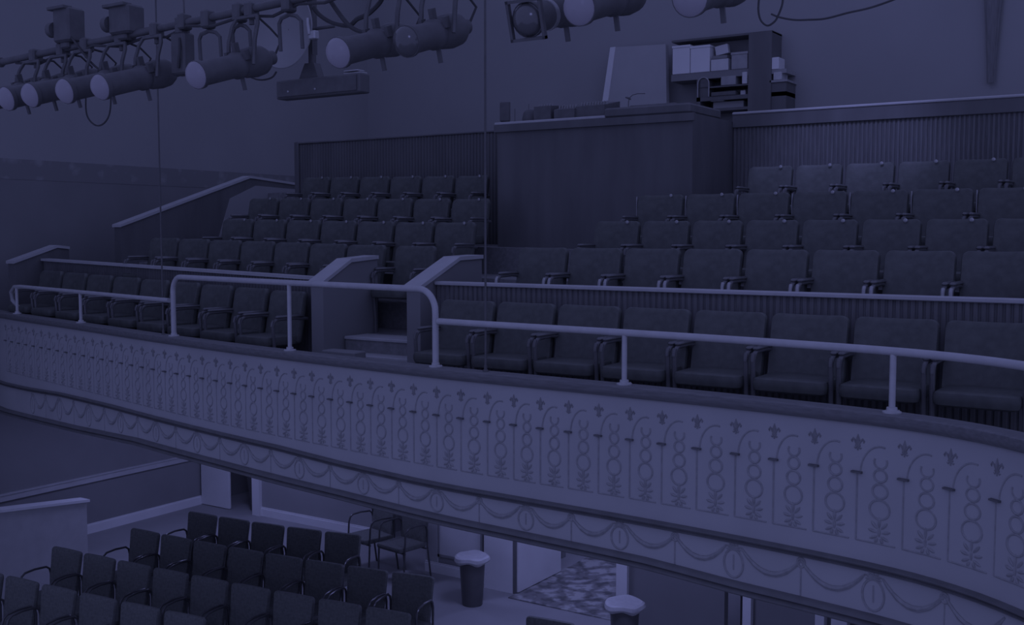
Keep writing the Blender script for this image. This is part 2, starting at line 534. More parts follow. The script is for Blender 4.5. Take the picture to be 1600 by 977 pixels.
MED = [10.075, 10.87, 11.602, 12.396, 13.248, 14.05]
while MED[0] > 3.2:
    MED.insert(0, MED[0] - .78)
for k in range(len(MED) - 1):
    a, b = MED[k], MED[k + 1]
    c = (a + b) / 2
    mb = MB()
    rel(circ(a, 2.355, .062, .074, 20), .007, mb, True)
    rel([(a, 2.32), (a, 2.36), (a, 2.40)], .005, mb)
    med = mb.build('oval_medallion', 'relief', bf)
    mb = MB()
    for ang in (20, 55, 90, 125, 160, 200, 340):
        A = math.radians(ang)
        pts = [on_curve(a + L * math.cos(A), FACE, zz(a, 2.435) + L * .6 * math.sin(A)) for L in (0, .025, .05)]
        mb.tube(pts, [.006, .009, .003], 6)
    mb.build('leaf_tuft', 'relief', med)
    for (p, q2) in ((a + .05, c), (c, b - .05)):
        mb = MB()
        pts = []
        for t in range(13):
            u = t / 12
            dr = .10 * (1 - (2 * u - 1) ** 2)
            pts.append(on_curve(p + (q2 - p) * u, FACE, zz(p + (q2 - p) * u, 2.443 - dr)))
        mb.tube(pts, [.006 + .010 * math.sin(PI * t / 12) + (.002 if t % 2 else 0) for t in range(13)], 6)
        mb.build('garland', 'relief', bf)
    mb = MB()
    rel(circ(c, 2.432, .022, .022, 12), .008, mb, True)
    rel([(c, 2.408), (c, 2.34), (c, 2.268)], .005, mb)
    mb.build('knot', 'relief', bf)

# ------------------------------------------------------------------ GUARD RAIL on the balcony front
gr = thing('guard_rail', 'pale steel guard rail with raised middle hoop along the balcony front', 'railing', (0, 0, 0))
ZC = 3.345
RO = -.062
def rail_path(s0, s1, z, n=24):
    return [on_curve(s0 + (s1 - s0) * k / n, RO, z) for k in range(n + 1)]
lowL = [on_curve(2.45, RO - .12, 3.36), on_curve(2.40, RO - .02, 3.5), on_curve(2.43, RO, 3.60), on_curve(2.55, RO, 3.665)] + rail_path(2.75, 6.47, 3.675)
MB().tube(lowL, .022, 10).build('low_rail', 'rail', gr)
hs0, hs1 = 6.55, 10.06
pth = [on_curve(hs0, RO, ZC), on_curve(hs0, RO, 3.55), on_curve(hs0, RO, 3.76)]
for k in range(1, 8):
    q = PI / 2 * k / 8
    pth.append(on_curve(hs0 + .14 * (1 - math.cos(q)), RO, 3.76 + .14 * math.sin(q)))
pth += rail_path(hs0 + .14, hs1 - .16, 3.90)
for k in range(1, 8):
    q = PI / 2 * k / 8
    pth.append(on_curve(hs1 - .16 + .16 * math.sin(q), RO, 3.74 + .16 * math.cos(q)))
pth += [on_curve(hs1, RO, 3.72), on_curve(hs1, RO, 3.55), on_curve(hs1, RO, ZC)]
hoop = MB().tube(pth, .024, 10).build('hoop_rail', 'rail', gr)
MB().tube(rail_path(10.085, SMAX - .02, 3.675, 60), .023, 10).build('low_rail', 'rail', gr)
def flange(s, par):
    p = on_curve(s, RO, ZC)
    mb = MB().lathe([(.05, 0), (.05, .008), (.03, .014), (.028, .03), (.02, .032)], 16, Matrix.Translation(p))
    for a in range(4):
        q = PI / 4 + a * PI / 2
        mb.lathe([(.006, 0), (.006, .014)], 6, Matrix.Translation(p + Vector((.04 * math.cos(q), .04 * math.sin(q), 0))))
    mb.build('flange', 'rail', par)
flange(hs0, hoop); flange(hs1, hoop)
for s, zt in ((2.62, 3.675), (4.45, 3.675), (8.397, 3.90), (11.62, 3.675), (13.32, 3.675)):
    p = on_curve(s, RO, ZC)
    po = MB().tube([p, p + Vector((0, 0, .1)), p + Vector((0, 0, zt - ZC))], .0175, 10).build('post', 'rail', gr)
    flange(s, po)

# slim support rods standing on the balcony front
for s, n in ((10.505, 'thin vertical steel rod rising from balcony front beside the raised hoop end'), (6.3, 'thin vertical steel rod near the far end of raised hoop')):
    r = thing('support_rod', n, 'rod', on_curve(s, -.085, ZC))
    MB().tube([(0, 0, .005), (0, 0, 3), (0, 0, 6.6)], .008, 8).build('rod', 'black', r)
    MB().lathe([(.022, 0), (.022, .006), (.012, .012), (.012, .04)], 12).build('rod_foot', 'black', r)

# ------------------------------------------------------------------ PARAPETS AND KNEE WALLS
def ribbed(p0, p1, z0, z1a, z1b, pitch=.05, depth=.012, thick=.06):
    """vertical beadboard between two plan points, front towards -Y"""
    mb = MB()
    p0, p1 = Vector(p0), Vector(p1)
    L = (p1 - p0).length
    d = (p1 - p0) / L
    n = Vector((d.y, -d.x))
    N = int(L / pitch)
    prof = []
    for i in range(N):
        a = i * pitch
        prof += [(a, 0), (a + .008, depth), (a + pitch - .016, depth), (a + pitch - .008, 0)]
    prof.append((L, 0))
    vs, fs = [], []
    for a, o in prof:
        q = p0 + d * a + n * o
        z1 = z1a + (z1b - z1a) * a / L
        vs += [(q.x, q.y, z0), (q.x, q.y, z1)]
    for i in range(len(prof) - 1):
        fs.append((2 * i, 2 * i + 2, 2 * i + 3, 2 * i + 1))
    mb.add(vs, fs)
    b0, b1 = p0 - n * thick, p1 - n * thick
    mb.add([(p0.x, p0.y, z0), (p1.x, p1.y, z0), (p1.x, p1.y, z1b), (p0.x, p0.y, z1a), (b0.x, b0.y, z0), (b1.x, b1.y, z0), (b1.x, b1.y, z1b), (b0.x, b0.y, z1a)],
           [(4, 5, 6, 7), (0, 4, 7, 3), (1, 2, 6, 5), (3, 7, 6, 2)])
    return mb
pr = thing('row_parapet', 'low ribbed wood parapet with pale capping behind the near front row', 'parapet')
ribbed((-5.84, 7.71), (2.5, 7.71), Z_ROW[0], 3.845, 3.845).build('ribbed_panel', 'ribbed', pr)
MB().bbox((-5.84, 7.665, 3.845), (2.5, 7.785, 3.877), .006).build('capping', 'white_cap', pr)
pl = thing('row_parapet', 'long low parapet with pale capping at far end of the balcony', 'parapet')
A, B = (-12.70, 8.42), (-7.19, 7.75)
ribbed(A, B, Z_ROW[0], 3.95, 3.85).build('ribbed_panel', 'panel_dark', pl)
dv = (Vector(B) - Vector(A)).normalized(); nv = Vector((dv.y, -dv.x))
def quadcap(A, B, za, zb, o0, o1, t):
    pts = []
    a, b = Vector(A), Vector(B)
    v = []
    for (p, z) in ((a, za), (b, zb)):
        for o in (o0, o1):
            q = p + nv * o
            v += [(q.x, q.y, z), (q.x, q.y, z + t)]
    return MB().add(v, [(0, 2, 3, 1), (4, 5, 7, 6), (0, 1, 5, 4), (2, 6, 7, 3), (1, 3, 7, 5), (0, 4, 6, 2)])
quadcap(A, B, 3.95, 3.85, -.075, .045, .03).build('capping', 'white_cap', pl)

def knee(label, x0, x1, prof, zb, bodym='panel_dark', capm='white_cap', over=.02, t=.035):
    """wall in the YZ plane between x0 and x1; prof: [(y, ztop)]"""
    k = thing('knee_wall', label, 'wall', ((x0 + x1) / 2, prof[0][0], zb))
    ox, oy = (x0 + x1) / 2, prof[0][0]
    pts = [(x0 - ox, prof[0][0] - oy, 0)] + [(x0 - ox, y - oy, z - zb - t) for y, z in prof] + [(x0 - ox, prof[-1][0] - oy, 0)]
    MB().prism(pts, (x1 - x0, 0, 0)).build('wall_body', bodym, k, smooth=False)
    mb = MB()
    pts = [(x0 - ox - over, y - oy, z - zb - t) for y, z in prof]
    pts[0] = (pts[0][0], pts[0][1] - over, pts[0][2] - .004)
    up = [(p[0], p[1], p[2] + t) for p in reversed(pts)]
    mb.prism(pts + up, (x1 - x0 + 2 * over, 0, 0))
    mb.build('capping', capm, k, smooth=False)
    return k
knee('sloping aisle wall with pale capping, its broad dark face beside the steps', -7.16, -7.01, [(7.50, 3.86), (7.88, 4.06), (8.28, 4.085)], Z_ROW[0], 'wall_low')
knee('sloping aisle wall with pale capping where the raised rail hoop comes down', -6.0, -5.85, [(7.48, 3.85), (8.05, 4.09), (8.42, 4.10)], Z_ROW[0], 'wall_low')
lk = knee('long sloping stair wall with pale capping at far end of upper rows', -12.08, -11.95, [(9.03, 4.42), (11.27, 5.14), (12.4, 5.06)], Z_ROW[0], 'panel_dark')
MB().prism([(.066, 1.45, .9), (.066, 3.32, .9), (.066, 3.32, 2.09), (.066, 2.35, 2.12), (.066, 1.85, 1.92)], (.012, 0, 0)).build('lit_face_patch', 'wall_up', lk, smooth=False)  # pale patch painting the light that falls on this wall face
knee('short sloping wall with pale capping at far tip of balcony', -12.85, -12.72, [(8.02, 3.96), (8.62, 4.15), (8.8, 4.13)], Z_ROW[0], 'panel_dark')

# back parapet
bp = thing('back_parapet', 'dark back wall behind the far top row, left of the booth', 'parapet')
ribbed((-11.2, 11.5), (-7.0, 11.5), 4.13, 5.57, 5.585).build('panel', 'panel_dark', bp)
MB().bbox((-11.22, 11.47, 5.575), (-7.0, 11.58, 5.6), .006).build('capping', 'panel_dark', bp)
MB().bbox((-11.24, 11.46, 4.13), (-11.16, 11.58, 5.61), .008).build('end_post', 'panel_dark', bp)
bp2 = thing('back_parapet', 'ribbed wooden back wall behind the near top row, below shelves', 'parapet')
ribbed((-4.6, 11.5), (2.5, 11.5), 4.13, 5.60, 5.60, pitch=.045).build('ribbed_panel', 'ribbed', bp2)
MB().bbox((-4.6, 11.46, 5.46), (2.5, 11.5, 5.60), .006).build('top_board', 'panel_dark', bp2)
MB().bbox((-4.6, 11.45, 5.60), (2.5, 11.6, 5.63), .008).build('capping', 'white_cap', bp2)

# control booth
cb = thing('control_booth', 'dark panelled control booth standing between the two blocks of top rows', 'booth', (-5.8, 10.4, 3.83))
ox, oy, oz = -5.8, 10.4, 3.83
MB().box((-7.0 - ox, 0, 0), (-4.6 - ox, .06, 5.53 - oz)).box((-7.0 - ox, .06, 0), (-6.94 - ox, 1.1, 5.53 - oz)).box((-4.66 - ox, .06, 0), (-4.6 - ox, 1.1, 5.53 - oz)).build('front_panel', 'panel_dark', cb)
MB().bbox((-7.03 - ox, -.03, 5.53 - oz), (-5.6 - ox, .62, 5.56 - oz), .006).build('desk_top', 'white_cap', cb)
MB().bbox((-5.62 - ox, -.03, 5.53 - oz), (-4.62 - ox, .8, 5.635 - oz), .02).build('side_top', 'panel_dark', cb)
MB().box((-7.03 - ox, -.035, 5.45 - oz), (-4.57 - ox, .0, 5.53 - oz)).build('edge_board', 'panel_dark', cb)

# things on the booth desk
def at_desk(px, py, Y=10.68):
    return atY(px, py, Y)
DZ = 5.561
p = at_desk(789, 188)
mo = thing('monitor', 'small dark upright screen at the left end of booth desk', 'screen', (p.x, 10.68, DZ), .2)
MB().bbox((-.06, -.02, .04), (.06, .03, .27), .01).build('screen_case', 'black', mo)
MB().lathe([(.06, 0), (.06, .008), (.015, .012), (.012, .05)], 14).build('stand', 'black', mo)
p = at_desk(806, 188)
an = thing('antenna', 'thin dark antenna rod standing beside the small upright screen', 'antenna', (p.x, 10.66, DZ))
MB().tube([(0, 0, 0), (0, 0, .18)], .004, 6).lathe([(.015, 0), (.012, .012), (.004, .015)], 10).build('rod', 'black', an)
p = at_desk(830, 188)
lp = thing('speaker', 'small rounded dark speaker second along the booth desk', 'speaker', (p.x, 10.66, DZ), .1)
MB().lathe([(.09, 0), (.095, .04), (.08, .12), (.05, .15), (.0, .155)], 18).build('shell', 'black', lp)
MB().tube([(-.02, 0, .13), (-.02, 0, .22)], .003, 6).build('aerial', 'black', lp)
def console(label, px, w, d, h, tilt, y, cat='mixer'):
    p = atY(px, 180, y)
    c = thing('lighting_console', label, cat, (p.x, y, DZ))
    mb = MB().prism([(-w / 2, -d / 2, 0), (-w / 2, d / 2, 0), (-w / 2, d / 2, h), (-w / 2, -d / 2, h * (1 - tilt))], (w, 0, 0))
    mb.build('case', 'black', c, smooth=False)
    for i in range(int(w / .035)):
        x = -w / 2 + .02 + i * .035
        MB().box((x, -d * .25, h * (1 - tilt * .75)), (x + .012, -d * .18, h * (1 - tilt * .6) + .025)).build('fader', 'grey_card', c)
    return c
console('boxy dark console third along the booth desk', 858, .22, .3, .185, .15, 10.62)
console('low dark console with faders fourth along the booth desk', 892, .26, .3, .18, .4, 10.62)
console('long low dark mixing desk fifth along the booth desk', 934, .36, .36, .20, .35, 10.68)
p = atY(928, 163, 10.95)
lb = thing('laptop', 'dark thin laptop raised behind the long mixing desk', 'laptop', (p.x, 10.98, DZ))
MB().bbox((-.12, -.06, 0), (.12, .05, .03), .004).build('keyboard_deck', 'black', lb)
MB().bbox((-.12, .05, .0), (.12, .065, .235), .004).build('screen', 'black', lb)
p = atY(960, 181, 10.5)
pp = thing('paper_stack', 'small loose white papers at the right end of desk top', 'papers', (p.x, 10.5, DZ), .4)
for i in range(4):
    MB().box((-.05 + i * .008, -.04, .004 * i), (.05 + i * .008, .04, .004 * i + .003), Matrix.Rotation(.12 * i, 4, 'Z')).build('sheet', 'paper', pp)
p = atY(982, 164, 10.8)
gl = thing('desk_lamp', 'thin gooseneck desk lamp standing on the booth top', 'lamp', (p.x, 10.8, 5.637))
MB().lathe([(.045, 0), (.045, .01), (.01, .018), (.008, .03)], 14).build('base', 'black', gl)
MB().tube([(0, 0, .02), (0, 0, .10), (.01, 0, .145), (.05, 0, .175), (.11, 0, .185), (.2, 0, .18)], .0045, 8).build('neck', 'black', gl)
MB().tube([(-.035, 0, .155), (0, 0, .145), (.025, 0, .13)], [.008, .012, .008], 8).build('clamp', 'black', gl)
p = atY(1020, 166, 10.75)
eq = thing('equipment_case', 'flat dark equipment case lying on the booth top', 'case', (p.x, 10.85, 5.637))
MB().bbox((-.26, -.15, 0), (.28, .15, .05), .01).build('case', 'black', eq)
MB().tube([(-.05, -.155, .02), (-.05, -.175, .03), (.07, -.175, .03), (.07, -.155, .02)], .006, 6).build('handle', 'black', eq)

# white partition panel by the rear wall
a = atY(957, 74, 15.35); b = atY(1040, 69, 15.35); c = atY(1045, 172, 15.35); d = atY(939, 172, 15.35)
wp = thing('partition_panel', 'tall pale freestanding panel behind the booth, left of shelves', 'panel', (d.x, 15.35, 4.9))
o = Vector((d.x, 15.35, 4.9))
dd, cc = Vector((d.x + (d.x - a.x) * .9, 15.35, 4.9)), Vector((c.x, 15.35, 4.9))
MB().prism([a - o, b - o, cc - o, dd - o], (0, .1, 0)).build('board', 'panel_pale', wp, smooth=False)
MB().prism([a - o + Vector((-.03, -.02, 0)), a - o + Vector((.06, -.02, 0)), dd - o + Vector((.09, -.02, 0)), dd - o + Vector((-.03, -.02, 0))], (0, .14, 0)).build('edge_frame', 'white', wp, smooth=False)

# shelf unit on the rear wall
def shx(px): return atY(px, 100, 15.3).x
def shz(py, px=1120): return atY(px, py, 15.3).z
x0, x1, x2, x3 = shx(1049), shx(1170), shx(1206), shx(1229)
sh = thing('shelf_unit', 'tall dark shelving on the rear wall above the ribbed panel', 'shelves', ((x0 + x3) / 2, 15.5, 4.9))
ox, oy, oz = (x0 + x3) / 2, 15.5, 4.9
zt0, zt1 = shz(67, 1049), shz(52, 1190)
ztop = (zt0 + zt1) / 2
zb = shz(112, 1110)
MB().box((x0 - ox, -.2, ztop - oz), (x2 - ox, .2, ztop + .03 - oz)).build('top_board', 'panel_dark', sh)
MB().box((x0 - ox, -.2, zb - oz - .1), (x1 - ox, .2, zb - oz)).build('upper_shelf', 'wall_low', sh)
MB().box((x0 - ox, .16, zb - oz), (x1 - ox, .19, ztop - oz)).build('back_board', 'wall_mid', sh)
xm = shx(1089)
zs1 = shz(133, 1140); zs2 = shz(149, 1140)
MB().box((xm - ox, -.2, zs1 - oz - .02), (x1 - ox, .2, zs1 - oz)).build('middle_shelf', 'panel_dark', sh)
MB().box((xm - ox, -.2, zs2 - oz - .06), (x3 - ox, .2, zs2 - oz)).build('lower_shelf', 'panel_dark', sh)
MB().box((xm - ox, -.2, 0), (xm + .06 - ox, .2, zb - oz - .1)).build('side_board', 'panel_dark', sh)
MB().box((x1 - ox, -.22, 0), (x2 - ox, .2, ztop + .02 - oz)).build('tall_cabinet', 'panel_dark', sh)
za, zb2 = shz(95, 1217), shz(108, 1217)
MB().box((x2 - ox, -.2, zb2 - .06 - oz), (x3 - ox, .2, zb2 - oz)).build('bracket_shelf', 'grey_card', sh)
zb3 = shz(125, 1217)
MB().box((x2 - ox, -.2, 0), (x3 - ox, .2, zb3 - .03 - oz)).build('base_cabinet', 'panel_dark', sh)
MB().box((x2 - ox - .02, -.22, zb3 - .03 - oz), (x3 - ox + .02, .2, zb3 - oz)).build('counter', 'grey_card', sh)
def stored(name, label, cat, px0, px1, zf, h, m, d=.26, y=15.42, rz=0, lid=False):
    a, b = shx(px0), shx(px1)
    w = b - a
    t = thing(name, label, cat, ((a + b) / 2, y, zf + .001), rz)
    MB().bbox((-w / 2, -d / 2, 0), (w / 2, d / 2, h), .006).build('body', m, t)
    if lid:
        MB().bbox((-w / 2 - .008, -d / 2 - .008, h - .03), (w / 2 + .008, d / 2 + .008, h + .006), .004).build('lid', m, t)
    return t
stored('storage_box', 'large white box at the left end of the upper shelf', 'box', 1051, 1078, zb, .42, 'white', lid=True)
stored('storage_box', 'wide white box second along the upper shelf, tilted papers beside it', 'box', 1079, 1109, zb, .39, 'white', lid=True)
stored('storage_box', 'low white carton with a grey slab on the upper shelf', 'box', 1111, 1138, zb, .17, 'paper')
stored('storage_box', 'small pale carton at the right end of the upper shelf', 'box', 1143, 1168, zb, .24, 'grey_card', lid=True)
stored('book', 'grey slab lying across the low white carton on the shelf', 'book', 1113, 1136, zb + .172, .05, 'wall_low')
q = stored('folder', 'tilted white folder leaning above the low white carton', 'folder', 1115, 1135, zb + .224, .14, 'paper', d=.08)
q.rotation_euler = (0, -.16, 0); q.location.z += .025
t = thing('radio', 'dark arch topped radio at the left end of lower shelf', 'radio', ((shx(1091) + shx(1108)) / 2, 15.4, zs2 + .001))
w = shx(1108) - shx(1091)
pts = [(w / 2, -.1, 0), (w / 2, -.1, .2)] + [(w / 2 * math.cos(q_), -.1, .2 + w / 2 * math.sin(q_)) for q_ in [PI * k / 8 for k in range(1, 8)]] + [(-w / 2, -.1, .2), (-w / 2, -.1, 0)]
MB().prism(pts, (0, .2, 0)).build('case', 'black', t)
MB().tube([(v[0] * 1.02, -.105, v[2] * 1.01) for v in pts], .01, 6).build('rim', 'grey_card', t)
stored('storage_box', 'pale box standing on the middle shelf, right of the radio', 'box', 1127, 1150, zs1, .13, 'grey_card')
stored('bottle_crate', 'small bright carton at the right end of middle shelf', 'box', 1160, 1168, zs1, .17, 'paper')
stored('amplifier', 'flat dark amplifier on lower shelf beside the radio', 'amplifier', 1112, 1150, zs2, .06, 'black')
stored('cup', 'small bright cup right of the flat dark amplifier', 'cup', 1154, 1162, zs2, .07, 'paper', d=.08)
stored('storage_box', 'small white carton on the bracket shelf beside tall cabinet', 'box', 1206, 1217, zb2, .17, 'white')
stored('paper_roll', 'crumpled white bag on the counter beside the tall cabinet', 'bag', 1209, 1222, zb3, .11, 'liner')
zs3 = shz(168, 1140)
MB().box((xm - ox, -.2, zs3 - oz - .04), (x2 - ox, .2, zs3 - oz)).build('bottom_shelf', 'panel_dark', sh)
stored('storage_box', 'pale low box in the dark bottom bay of the shelves', 'box', 1112, 1160, zs3, .1, 'wall_mid', y=15.5)
stored('cloth_bundle', 'white cloth bundle spilling over the bottom bay of shelves', 'cloth', 1110, 1130, zs3 + .105, .06, 'liner', d=.2)

# tapered dark form standing in for corner shade high on the rear wall
x = atY(1548, 60, 15.55).x
dr = thing('shade_wedge', 'long dark tapering wedge standing in for shade against the rear wall', 'wall_shade', (x, 15.62, 6.0))
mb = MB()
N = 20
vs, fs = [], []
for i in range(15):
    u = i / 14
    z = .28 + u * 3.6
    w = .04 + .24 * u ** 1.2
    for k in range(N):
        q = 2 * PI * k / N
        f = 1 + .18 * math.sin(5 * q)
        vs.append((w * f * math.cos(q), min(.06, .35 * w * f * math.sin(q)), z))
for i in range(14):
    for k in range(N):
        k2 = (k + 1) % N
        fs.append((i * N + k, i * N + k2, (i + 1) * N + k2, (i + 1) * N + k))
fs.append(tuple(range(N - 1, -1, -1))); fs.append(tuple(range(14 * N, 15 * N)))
mb.add(vs, fs).build('cloth', 'wall_shade', dr)  # the solid wedge of shade, no real fabric

# ------------------------------------------------------------------ THEATRE SEATS
def make_seat(name, label, w, group, plate=False, trim=False, chrome=False):
    """faces -Y; origin on the floor under the top of the back"""
    t = thing(name, label, 'seat', (0, 0, -50), 0, group)
    lean = Matrix.Translation((0, -.10, .36)) @ Matrix.Rotation(-.19, 4, 'X')
    MB().pad(w - .035, .50, .075, .055, .035, lean).build('backrest', 'upholstery', t)
    MB().pad(w - .085, .44, .095, .05, 0.0, Matrix.Translation((0, -.08, .40)) @ Matrix.Rotation(PI / 2, 4, 'X') @ Matrix.Rotation(0, 4, 'Y')).build('seat_cushion', 'upholstery', t)
    hx = w / 2 - .026
    for s in (-1, 1):
        mb = MB()
        pth = [(s * hx, -.03, .60), (s * hx, -.2, .615), (s * hx, -.36, .61)]
        for k in range(1, 7):
            q = PI / 2 * k / 6
            pth.append((s * hx, -.36 - .075 * math.sin(q), .61 - .075 * (1 - math.cos(q))))
        pth += [(s * hx, -.425, .40), (s * hx, -.40, .15), (s * hx, -.40, .0)]
        st_ = mb.tube(pth, .017, 8).build('stanchion', 'seat_metal', t)
        MB().bbox((s * hx - .021, -.40, .615), (s * hx + .021, -.08, .645), .012).build('armrest', 'seat_metal', t)
        MB().tube([(s * hx, -.428, .60), (s * hx, -.444, .575), (s * hx, -.447, .545)], .015, 8).build('arm_cap', 'chrome' if chrome else 'seat_metal', st_)
    if plate:
        MB().lathe([(.017, 0), (.017, .006), (.012, .008)], 10, Matrix.Translation((w * .22, -.07, .845)) @ Matrix.Rotation(PI / 2, 4, 'X')).build('number_plate', 'chrome', t)
    if trim:
        MB().bbox((-w / 2 + .004, -.075, .5), (-w / 2 + .014, -.05, .84), .003, None).build('edge_trim', 'chrome', t)
    return t

protos = {}
def seat_row(w, pos, block, row, floor_z, plate=False, trim=False, rot=None):
    """pos: list of (x, y) seat centres, starting at the centre aisle"""
    chrome = block == 'near' and row == 'second'
    key = (round(w, 3), plate, trim, chrome)
    grp = f'theatre seats in the {row} row of the {block} block'
    out = []
    for i, (x, y) in enumerate(pos):
        lab = f'dark upholstered seat, {ORD[i]} from centre aisle, {row} row of the {block} block'
        rz = rot[i] if rot else 0
        z = floor_z + zl(x) if block == 'far' else floor_z
        if key not in protos:
            o = make_seat('theatre_seat', lab, w, grp, plate, trim, chrome)
            protos[key] = o
            o.location = (x, y, z); o.rotation_euler = (0, 0, rz)
        else:
            o = dup(protos[key], (x, y, z), rz, lab)
            o['group'] = grp
        out.append(o)
    return out
# near block (right of the centre aisle)
def curved_y(x, y):      # the near block bends round with the balcony front at its end
    return y
seat_row(.585, [(-5.62 + .2925 + .585 * k, 7.52) for k in range(8)], 'near', 'front', Z_ROW[0])
seat_row(.535, [(-5.33 + .2675 + .535 * k, 8.3) for k in range(9)], 'near', 'second', Z_ROW[1])
seat_row(.50, [(-5.02 + .25 + .50 * k, 9.15) for k in range(8)], 'near', 'third', Z_ROW[2], plate=True)
seat_row(.535, [(-5.00 + .2675 + .535 * k, 10.0) for k in range(8)], 'near', 'fourth', Z_ROW[3], plate=True, trim=True)
seat_row(.50, [(-4.16 + .25 + .50 * k, 10.85) for k in range(6)], 'near', 'fifth', Z_ROW[4], plate=True)
# far block (left of the centre aisle)
pos, rot = [], []
for k in range(9):
    x = -7.55 - .575 * k
    y = 7.75 + (-7.19 - x) * .1216 - .14
    pos.append((x, y)); rot.append(math.atan(-.1216))
seat_row(.55, pos, 'far', 'front', Z_ROW[0], rot=rot)
seat_row(.535, [(-6.6 - .2675 - .53 * k + (.12 if k == 0 else 0), 8.62 + .006 * k) for k in range(8)], 'far', 'second', Z_ROW[1])
seat_row(.535, [(-6.39 - .2675 - .535 * k, 9.17) for k in range(7)], 'far', 'third', Z_ROW[2], plate=True)
seat_row(.535, [(-6.8 - .2675 - .54 * k, 10.02) for k in range(7)], 'far', 'fourth', Z_ROW[3], plate=True)
seat_row(.50, [(-7.38 - .25 - .51 * k, 10.85) for k in range(6)], 'far', 'fifth', Z_ROW[4], plate=True)

# ------------------------------------------------------------------ LOWER FLOOR CHAIRS
def make_chair(name, label, group):
    """faces -Y; origin on floor under the chair back"""
    t = thing(name, label, 'chair', (0, 0, -50), 0, group)
    w = .50
    MB().pad(w - .075, .47, .055, .03, .015, taper=1.10, mtx=Matrix.Translation((0, -.07, .43)) @ Matrix.Rotation(-.15, 4, 'X')).build('backrest', 'chair_cloth', t)
    MB().pad(w - .05, .45, .07, .05, 0, Matrix.Translation((0, -.06, .43)) @ Matrix.Rotation(PI / 2, 4, 'X')).build('seat', 'chair_cloth', t)
    hx = w / 2 - .014
    for s in (-1, 1):
        pth = [(s * hx, -.06, .42), (s * hx, -.055, .6), (s * hx, -.07, .66), (s * hx, -.11, .69), (s * hx, -.25, .70), (s * hx, -.37, .69), (s * hx, -.41, .66), (s * hx, -.43, .6), (s * hx, -.44, .42)]
        MB().tube(pth, .012, 8).build('arm_loop', 'chair_metal', t)
        MB().tube([(s * hx, -.44, .42), (s * hx, -.46, .0)], .012, 8).build('leg', 'chair_metal', t)
        MB().tube([(s * hx, -.06, .42), (s * hx, -.0, .0)], .012, 8).build('leg', 'chair_metal', t)
    mb = MB()
    for y in (-.08, -.43):
        mb.tube([(-hx, y, .385), (hx, y, .385)], .011, 6)
    mb.build('seat_frame', 'chair_metal', t)
    return t
chair0 = None
def put_chair(x, y, rz, lab, grp):
    global chair0
    if chair0 is None:
        chair0 = make_chair('stacking_chair', lab, grp)
        o = chair0; o.location = (x, y, 0); o.rotation_euler = (0, 0, rz)
    else:
        o = dup(chair0, (x, y, 0), rz, lab)
        if grp: o['group'] = grp
        elif 'group' in o: del o['group']
    return o
def chair_row(a, b, bend, n, row):
    a, b = Vector(a), Vector(b)
    for i in range(n):
        u = (i + .5) / n
        p = a.lerp(b, u)
        y = p.y - bend * (1 - (2 * u - 1) ** 2)
        dy = (b.y - a.y) + bend * 4 * (2 * u - 1)
        rz = math.atan2(dy, b.x - a.x)
        put_chair(p.x, y, rz, f'dark padded armchair, {ORD[i]} from the side wall in the {row} row of stalls', f'stalls chairs in the {row} row')
chair_row((-10.55, 8.86), (-8.02, 9.2), .06, 5, 'rearmost')
chair_row((-10.5, 7.98), (-6.42, 8.46), .10, 8, 'second to last')
chair_row((-10.6, 7.03), (-5.95, 7.5), .06, 9, 'third to last')
chair_row((-10.6, 6.12), (-7.4, 6.42), .03, 6, 'nearest')
put_chair(-4.86, 8.06, .12, 'single dark padded chair across the aisle, only its top corner showing', None)
put_chair(-8.95, 10.72, -.25, 'loose dark armchair against the rear wall, further from the bin', None)
put_chair(-8.40, 10.66, -.15, 'loose dark armchair against the rear wall, nearer the bin', None)

# ------------------------------------------------------------------ LOWER REAR WALL, DOORS
def wx(px, Y, py=850): return atY(px, py, Y).x
W1 = 11.6
def wall_piece(name, x0, x1, Y, m, z0=0, z1=2.28, t=.1):
    return struct(MB().box((x0, Y, z0), (x1, Y + t, z1)).build(name, m))
def base_piece(name, x0, x1, Y):
    return struct(MB().box((x0, Y - .025, 0), (x1, Y, .11)).box((x0, Y - .015, .11), (x1, Y, .135)).build(name, 'white'))
xa = SIDE_X + .03
xb = wx(361, W1, 770)
d1 = thing('door_leaf', 'plain white door at the far corner of the stalls', 'door', ((xa + xb) / 2, W1, 0))
MB().bbox((xa - (xa + xb) / 2, -.04, .01), (xb - (xa + xb) / 2, .0, 2.1), .004).build('panel', 'white', d1)
MB().lathe([(.02, 0), (.02, .02), (.012, .025), (.025, .04), (.025, .06), (.0, .065)], 12, Matrix.Translation(((xb - xa) / 2 - .07, -.04, 1.0)) @ Matrix.Rotation(PI / 2, 4, 'X')).build('handle', 'chrome', d1)
xc = wx(398, W1, 770); xd = wx(409, W1, 770)
wall_piece('wall_lobby', SIDE_X, -9.5, 13.4, 'wall_mid')
struct(MB().box((xc, W1 - .06, 0), (xd, W1 + .14, 2.28)).build('trim_3', 'white'))
xe = wx(590, W1, 810)
wall_piece('wall_lower_rear', xd, xe, W1, 'wall_mid')
base_piece('baseboard_rear', xd, xe, W1)
